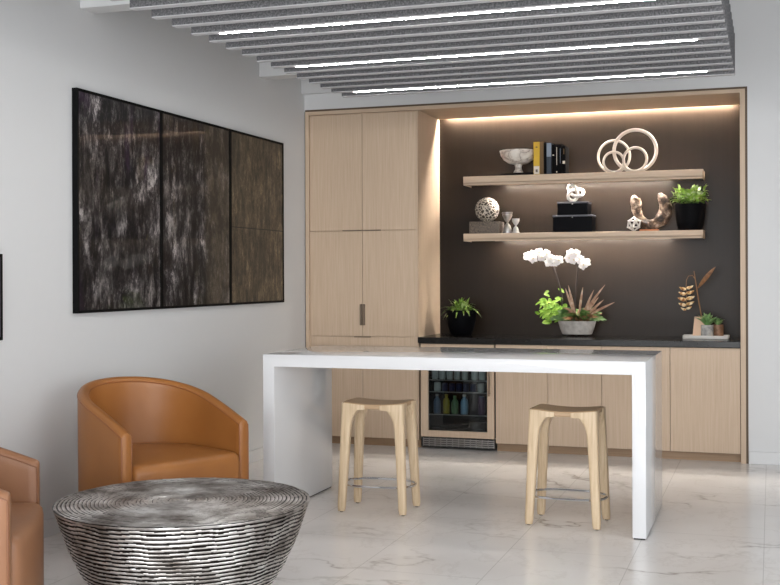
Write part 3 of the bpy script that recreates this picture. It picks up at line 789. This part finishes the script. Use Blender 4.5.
# U-shaped driftwood sculpture on an orange wood plinth
m = M('mottled_horn', rough=.55); n_ = m.noise(m.obj(), 14, 6, .65, .6); m.color(m.ramp(n_, [(.40, srgb(46, 34, 26)), (.52, srgb(112, 88, 70)), (.64, srgb(204, 182, 160))])); m.bump(n_, .8, .015); MAT['horn'] = m.m
MAT['orange_wood'] = oak('orange_wood_base', (176, 104, 58), (198, 124, 74), (212, 142, 92), 'x')
t = thing('driftwood_sculpture', 'U-shaped mottled brown driftwood sculpture on an orange wood plinth', 'sculpture', (-.905, 9.10, ZL))
bm = new(); box(bm, -.072, .072, -.045, .045, 0, .014, .003); obj('plinth', bm, 'orange_wood', t, 0)
bm = new()
cl = [(-.098, .275, .020), (-.108, .262, .036), (-.103, .235, .044), (-.095, .20, .040), (-.098, .165, .036), (-.088, .13, .038), (-.066, .09, .038), (-.035, .062, .038), (.0, .052, .038), (.04, .055, .041), (.082, .08, .047), (.112, .125, .052), (.124, .17, .052), (.118, .215, .047), (.098, .255, .040), (.078, .278, .026), (.062, .282, .010)]
fine = []
for (a, b) in zip(cl, cl[1:]):
    for s in range(4): u = s / 4; fine.append(tuple(a[j] * (1 - u) + b[j] * u for j in range(3)))
fine.append(cl[-1])
tube(bm, [(x, .0, z) for x, z, r in fine], [r for x, z, r in fine], 20)
for v_ in bm.verts:
    n3 = noise.noise(v_.co * 26) * .012 + noise.noise(v_.co * 60) * .006
    c_ = Vector((v_.co.x, 0, v_.co.z)); v_.co += Vector((noise.noise(v_.co * 20 + Vector((5, 0, 0))), noise.noise(v_.co * 22), 0)) * .010 + Vector((0, n3, 0))
obj('driftwood', bm, 'horn', t, 50)
t = thing('wire_sphere', 'small white openwork faceted sphere in front of the driftwood sculpture', 'decorative ball', (-1.017, 9.035, ZL + .056))
bm = new(); bmesh.ops.create_icosphere(bm, subdivisions=1, radius=.054)
b2 = new()
for e in bm.edges: tube(b2, [e.verts[0].co * 1.0, e.verts[1].co * 1.0], .0052, 6)
for v_ in bm.verts: sphere(b2, v_.co, .0075, 8, 6)
bm.free(); obj('lattice', b2, 'plaster', t, 60)

# ------------------------------------------------------------------ plants
def leafmat(name, a, b, c, scale=30):
    m = M(name, rough=.42); n_ = m.noise(m.obj(), scale, 4, .6); m.color(m.ramp(n_, [(.35, srgb(*a)), (.52, srgb(*b)), (.68, srgb(*c))]))
    m.b.inputs['Subsurface Weight'].default_value = 0
    return m.m
MAT['leaf_lime'] = leafmat('variegated_leaf', (96, 146, 40), (160, 196, 84), (232, 238, 210), 22)
MAT['leaf_fern'] = leafmat('fern_leaf', (62, 96, 28), (112, 144, 48), (188, 200, 150), 32)
MAT['leaf_green'] = leafmat('bright_green_leaf', (96, 146, 38), (136, 178, 56), (176, 204, 104), 24)
MAT['leaf_dark'] = leafmat('dark_leaf', (44, 70, 34), (78, 112, 52), (128, 150, 96), 22)
MAT['leaf_tan'] = leafmat('tan_blade', (140, 104, 84), (176, 142, 118), (212, 190, 168), 20)
MAT['leaf_bronze'] = leafmat('bronze_leaf', (92, 60, 46), (138, 98, 68), (176, 134, 92), 24)
MAT['succulent'] = leafmat('succulent_leaf', (72, 112, 62), (112, 154, 92), (168, 194, 138), 22)
MAT['soil'] = solid('dark_soil', (48, 36, 26), .9, 0, .8)
MAT['moss'] = solid('brown_moss', (104, 74, 46), .9, 0, .8)
m = M('white_petal', srgb(244, 243, 244), .5)
tl = m.N.new('ShaderNodeBsdfTranslucent'); tl.inputs['Color'].default_value = srgb(246, 244, 242); mx = m.N.new('ShaderNodeMixShader'); mx.inputs[0].default_value = .45
m.L.new(m.b.outputs[0], mx.inputs[1]); m.L.new(tl.outputs[0], mx.inputs[2]); m.L.new(mx.outputs[0], m.N['Material Output'].inputs['Surface']); MAT['petal'] = m.m
MAT['lip'] = solid('orchid_centre', (226, 206, 150), .5)
MAT['stem'] = solid('dark_stem', (40, 28, 24), .6)
MAT['stem_green'] = solid('green_stem', (92, 120, 50), .5)
def pot(name, label, loc, prof, mat, cat='potted plant'):
    t = thing(name, label, cat, loc)
    bm = new(); H_ = prof[-1][1]; rt = prof[-1][0]
    lathe(bm, prof + [(rt - .008, H_), (rt - .012, H_ - .02), (.005, H_ - .022)], seg=40); obj('pot', bm, mat, t, 50)
    bm = new(); lathe(bm, [(rt - .0125, H_ - .021), (rt - .014, H_ - .014), (.004, H_ - .008)], seg=24); obj('soil', bm, 'soil', t)
    return t, H_, rt
# pothos on the lower shelf, hanging a little over its pot
rnd = random.Random(3)
t, H_, rt = pot('potted_plant', 'bushy lime and white leaved plant in black pot at the lower shelf right end', (-.596, 9.108, ZL), [(.084, 0), (.090, .004), (.104, .06), (.113, .13), (.118, .205)], 'black_pot')
bm = new(); bs = new()
for i in range(150):
    a = rnd.uniform(0, 2 * PI); e = rnd.uniform(.0, 1.45); r = rnd.uniform(.02, .125)
    hgt = H_ + .015 + .085 * rnd.random() * math.sin(min(e + .3, 1.5))
    b = Vector((r * math.cos(a), r * math.sin(a) * .85, hgt))
    d = Vector((math.cos(a) * math.cos(e), math.sin(a) * math.cos(e), math.sin(e) * .6 + rnd.uniform(-.25, .25)))
    leaf(bm, b, d, rnd.uniform(.055, .085), rnd.uniform(.036, .05), rnd.uniform(.2, .6), 4)
    if i % 4 == 0: tube(bs, [(b.x * .3, b.y * .3, H_ - .015), b * 1.0], .002, 5)
obj('foliage', bm, 'leaf_lime', t, 60); obj('stems', bs, 'stem_green', t)
# spider fern at the left of the counter
t, H_, rt = pot('potted_plant', 'grassy green plant spilling from a black pot at the left end of the counter', (-2.395, 8.96, ZK), [(.074, 0), (.082, .004), (.106, .06), (.121, .13), (.126, .205)], 'black_pot')
bm = new()
for i in range(115):
    a = rnd.uniform(0, 2 * PI); e = rnd.uniform(.25, 1.25); r = rnd.uniform(.0, .07)
    L_ = rnd.uniform(.10, .165)
    leaf(bm, (r * math.cos(a), r * math.sin(a), H_ - .012), (math.cos(a) * math.cos(e), math.sin(a) * math.cos(e), math.sin(e)), L_, rnd.uniform(.018, .028), rnd.uniform(.35, 1.0) * math.cos(e) + .15, 6)
obj('foliage', bm, 'leaf_fern', t, 60)

# orchid arrangement
OY = 9.05
t = thing('orchid_arrangement', 'white orchids with mixed foliage in a pale grey oval bowl on the counter', 'potted plant', (-1.467, OY, ZK))
m = M('pale_concrete', rough=.7); n_ = m.noise(m.obj(), 30, 4); m.color(m.ramp(n_, [(.3, srgb(164, 158, 152)), (.7, srgb(194, 189, 183))])); MAT['concrete'] = m.m
bm = new(); lathe(bm, [(.108, .014), (.118, .018), (.135, .06), (.150, .116), (.150, .122), (.142, .122), (.138, .105), (.01, .104)], seg=48, sy=.62); obj('bowl', bm, 'concrete', t, 40)
for x, y in ((-.075, -.03), (.0, -.045), (.075, -.03), (-.06, .03), (.06, .03)):
    bm = new(); sphere(bm, (x, y, .0085), .0085, 10, 8); obj('foot', bm, 'dark_rubber', t)
bm = new(); 
for i in range(40): a = rnd.uniform(0, 2 * PI); r = rnd.uniform(0, .115); sphere(bm, (r * math.cos(a), r * .6 * math.sin(a), .110 + rnd.uniform(0, .012)), rnd.uniform(.012, .02), 8, 6)
obj('moss', bm, 'moss', t)
org = Vector((-1.467, OY, ZK))
def loc(px, py, Y=OY): return W(px, py, Y) - org
bm = new()
for i in range(80):     # bright green cluster, left
    c = loc(rnd.gauss(553, 6), rnd.gauss(309, 6.5), OY + rnd.uniform(-.06, .04)); a = rnd.uniform(-.9, 1.5)
    leaf(bm, c, (-math.cos(a), rnd.uniform(-.6, .5), math.sin(a)), rnd.uniform(.045, .075), rnd.uniform(.022, .034), .3, 4, up=(0, -.8, .5))
for i in range(8): tube(bm, [(-.09, rnd.uniform(-.02, .02), .11), loc(rnd.uniform(548, 558), rnd.uniform(302, 316))], .002, 5)
obj('bright_foliage', bm, 'leaf_green', t, 60)['label'] = 'bright green leaves'
bm = new()
for i in range(60):
    a = rnd.uniform(0, 2 * PI); r = rnd.uniform(0, .10); e = rnd.uniform(.3, 1.3)
    leaf(bm, (.0 + r * math.cos(a), r * .5 * math.sin(a), .112), (math.cos(a) * math.cos(e), .7 * math.sin(a) * math.cos(e), math.sin(e)), rnd.uniform(.14, .235), rnd.uniform(.036, .052), .45, 5, up=(0, -.8, .5))
obj('dark_foliage', bm, 'leaf_dark', t, 60)['label'] = 'dark green leaves'
bm = new()
for i in range(46):
    a = rnd.uniform(0, 2 * PI); r = rnd.uniform(0, .1); e = rnd.uniform(.4, 1.2)
    leaf(bm, (.03 + r * math.cos(a), r * .5 * math.sin(a) - .01, .112), (math.cos(a) * math.cos(e), .7 * math.sin(a) * math.cos(e) - .1, math.sin(e)), rnd.uniform(.12, .215), rnd.uniform(.022, .034), .35, 5, up=(0, -.8, .5))
obj('bronze_foliage', bm, 'leaf_bronze', t, 60)['label'] = 'bronze coloured leaves'
bm = new()
for (a, b) in (((587, 316), (616, 303)), ((585, 315), (600, 297)), ((582, 316), (607, 285)), ((583, 316), (595, 290)), ((576, 316), (569, 285)), ((579, 316), (584, 287)), ((575, 316), (566, 288)), ((586, 316), (605, 300))):
    p, q = loc(*a, OY - .02), loc(*b, OY - .03); leaf(bm, p, q - p, (q - p).length, .020, .0, 5, up=(0, -1, .2))
obj('tan_blades', bm, 'leaf_tan', t, 60)['label'] = 'dry tan blades'
s1_ = [loc(562, 298), loc(560, 288), loc(557, 278), loc(554, 268), loc(551, 261), loc(546, 256), loc(538, 254), loc(530, 255.5)]
s2_ = [loc(575, 300), loc(576, 288), loc(577, 276), loc(577.5, 267), loc(577, 259), loc(574, 254), loc(570, 252.5)]
for s in (s1_, s2_):
    s.insert(0, Vector((s[0].x, 0, .11))); bm = new(); tube(bm, s, [.0078] * (len(s) - 3) + [.006, .0035, .0025], 7); obj('flower_stem', bm, 'stem', t)
def flower(c, s, ph):
    bm = new(); c = Vector(c)
    f = Vector((rnd.uniform(-.3, .3), -1, rnd.uniform(-.25, .15))).normalized(); u = Vector((0, 0, 1)); r_ = f.cross(u).normalized(); u = r_.cross(f)
    for k in range(5):
        a = ph + 2 * PI * k / 5; d = (r_ * math.cos(a) + u * math.sin(a)) ; w = s * (1.15 if k in (1, 4) else .8)
        leaf(bm, c + d * .002, (d + f * .15), s, w, .0, 4, up=f, fold=-.15)
    fl = obj('flower', bm, 'petal', t, 70)
    bm = new(); sphere(bm, c + f * .004, s * .14, 8, 6); obj('lip', bm, 'lip', fl)
for px, py in ((528, 256), (533.5, 254.5), (539, 252.5), (542, 257), (547, 254), (551, 258.5), (555, 262), (559, 260), (549, 262), (533, 258.5)): flower(loc(px, py, OY - .02 + rnd.uniform(-.02, .02)), .040, rnd.uniform(0, 1.2))
for px, py in ((569, 258), (571, 253.5), (577, 254), (580, 259), (583.5, 265), (586, 262.5), (574, 260)): flower(loc(px, py, OY - .02 + rnd.uniform(-.02, .02)), .040, rnd.uniform(0, 1.2))

# tray with vessel, pots and heliconia
MAT['tray'] = solid('pale_tray', (208, 205, 200), .5)
t = thing('tray', 'pale rectangular tray at the right end of the counter', 'tray', (-.472, 8.94, ZK))
bm = new(); box(bm, -.165, .165, -.075, .075, 0, .018, .003); obj('tray_base', bm, 'tray', t, 0)
bm = new(); hx, hy = .168, .078
for a in ((-hx, -hx + .006, -hy, hy), (hx - .006, hx, -hy, hy), (-hx, hx, -hy, -hy + .006), (-hx, hx, hy - .006, hy)): box(bm, *a, .004, .026, .001, 1)
obj('rim', bm, 'tray', t, 0)
ZTR = ZK + .0185
MAT['terracotta'] = solid('pale_terracotta', (222, 188, 160), .7, 0, .2)
t = thing('bud_vase', 'tapered pale terracotta vase on the tray holding a dried stem', 'vase', (-.520, 8.965, ZTR))
bm = new(); rings(bm, [[(sx * w, sy * w * .8, z) for sx, sy in ((-1, -1), (1, -1), (1, 1), (-1, 1))] for w, z in ((.050, 0), (.036, .146), (.026, .146), (.024, .120))]); 
obj('vessel', bm, 'terracotta', t, 20)
hc = Vector((-.520, 8.965, ZTR)); hl = lambda px, py, Y=8.965: W(px, py, Y) - hc
t2 = thing('dried_heliconia', 'dried heliconia stem with golden hanging bracts standing in the terracotta vase', 'dried flower', hc)
bm = new(); tube(bm, [hl(702, 328), hl(701, 314), hl(698.5, 300), hl(696.3, 286), hl(694, 271)], [.004, .004, .0045, .004, .003], 8)
tube(bm, [hl(695.2, 279), hl(692.5, 275.5), hl(688.5, 276), hl(686.5, 280), hl(686, 287), hl(686.5, 298), hl(686.5, 309)], [.003, .003, .0025, .002, .002, .002, .0015], 7)
MAT['stem_gold'] = solid('golden_brown_stem', (138, 100, 62), .5)
obj('stem', bm, 'stem_gold', t2)
m = M('golden_bract', rough=.35); n_ = m.noise(m.obj(), 50, 3); m.color(m.ramp(n_, [(.38, srgb(150, 88, 34)), (.5, srgb(222, 178, 112)), (.62, srgb(246, 232, 200))])); MAT['bract'] = m.m
for k, (py, s) in enumerate(((287.5, .9), (292.5, 1), (298, 1.1), (303.5, 1), (308, .7))):
    for sd in (-1, 1):
        bm = new(); p = hl(686.3, py + 1.5 + (0 if sd < 0 else -1)); q = hl(686.3 + sd * 7.8 * s, py - 1.0 + (.5 if sd < 0 else -1))
        n = 6; d = q - p; prof_ = [(0, .003), (.15, .011), (.4, .014), (.7, .010), (.9, .005), (1, .001)]
        tube(bm, [p + d * u + Vector((0, 0, -.006 * math.sin(PI * u))) for u, r in prof_], [r * s for u, r in prof_], 10); obj('bract', bm, 'bract', t2, 60)
bm = new()
for o_ in (0, .004):
    p, q = hl(698, 288), hl(716.5, 267.5); d = q - p
    leaf(bm, p + Vector((0, o_, 0)), d, d.length, .034, .0, 7, up=(0, -1, .3), fold=.4)
MAT['dry_leaf'] = leafmat('dry_brown_leaf', (104, 66, 36), (132, 90, 52), (156, 112, 70), 30)
obj('leaf', bm, 'dry_leaf', t2, 60)
m = M('grey_cast_concrete', rough=.7); n_ = m.noise(m.obj(), 26, 5, .6); m.color(m.ramp(n_, [(.35, srgb(128, 128, 128)), (.65, srgb(186, 184, 180))])); MAT['cast'] = m.m
t, H_, rt = pot('potted_plant', 'green succulent in a grey concrete pot on the tray', (-.462, 8.918, ZTR), [(.044, 0), (.046, .004), (.046, .086)], 'cast')
bm = new()
for i in range(34):
    a = rnd.uniform(0, 2 * PI); e = rnd.uniform(.15, 1.3); r = .01
    leaf(bm, (r * math.cos(a), r * math.sin(a), H_ - .01), (math.cos(a) * math.cos(e), math.sin(a) * math.cos(e), math.sin(e)), rnd.uniform(.09, .135), rnd.uniform(.024, .034), .15, 5, fold=.5)
obj('foliage', bm, 'succulent', t, 60)
m = M('rust_brown_glaze', rough=.5); n_ = m.noise(m.obj(), 26, 5, .6); m.color(m.ramp(n_, [(.35, srgb(96, 66, 46)), (.65, srgb(158, 122, 96))])); MAT['rust'] = m.m
t, H_, rt = pot('potted_plant', 'small succulent in a rust brown pot behind the grey concrete pot', (-.386, 8.972, ZTR), [(.038, 0), (.040, .004), (.040, .088)], 'rust')
bm = new()
for i in range(16):
    a = rnd.uniform(0, 2 * PI); e = rnd.uniform(.6, 1.4)
    leaf(bm, (.008 * math.cos(a), .008 * math.sin(a), H_ - .01), (math.cos(a) * math.cos(e), math.sin(a) * math.cos(e), math.sin(e)), rnd.uniform(.05, .08), rnd.uniform(.016, .022), .15, 5, fold=.5)
obj('foliage', bm, 'succulent', t, 60)

# ------------------------------------------------------------------ light
def area(name, loc, rot, sx, sy, power, col):
    l = bpy.data.lights.new(name, 'AREA'); l.shape = 'RECTANGLE'; l.size = sx; l.size_y = sy; l.energy = power; l.color = col
    o = bpy.data.objects.new(name, l); COL.objects.link(o); o.location = loc; o.rotation_euler = rot; return o
area('fill_daylight_front', (-.2, YF + .02, (WZ0 + WZ1) / 2), (PI / 2, 0, 0), WX1 - WX0, WZ1 - WZ0, 275, (.97, .985, 1))  # added fill lamp behind the camera, in the added front window
area('fill_daylight_right', (XR - .03, 1.6, 1.55), (0, PI / 2, 0), 2.1, 3.8, 85, (.97, .985, 1))  # added fill lamp to brighten the left wall and chairs
w = bpy.data.worlds.new('world'); scene.world = w; w.use_nodes = True
bg = w.node_tree.nodes['Background']; sky = w.node_tree.nodes.new('ShaderNodeTexSky')
sky.sky_type = 'HOSEK_WILKIE'; sky.turbidity = 4; sky.sun_direction = (.3, -.4, .85)
w.node_tree.links.new(sky.outputs[0], bg.inputs[0]); bg.inputs[1].default_value = .6

vs = scene.view_settings
vs.view_transform = 'Standard'; vs.look = 'None'; vs.gamma = 1; vs.use_curve_mapping = False; vs.exposure = .52
scene.cycles.use_denoising = True
try: scene.cycles.denoiser = 'OPENIMAGEDENOISE'
except Exception: pass
scene.cycles.max_bounces = 10; scene.cycles.diffuse_bounces = 5; scene.cycles.transparent_max_bounces = 12
scene.cycles.sample_clamp_indirect = 4
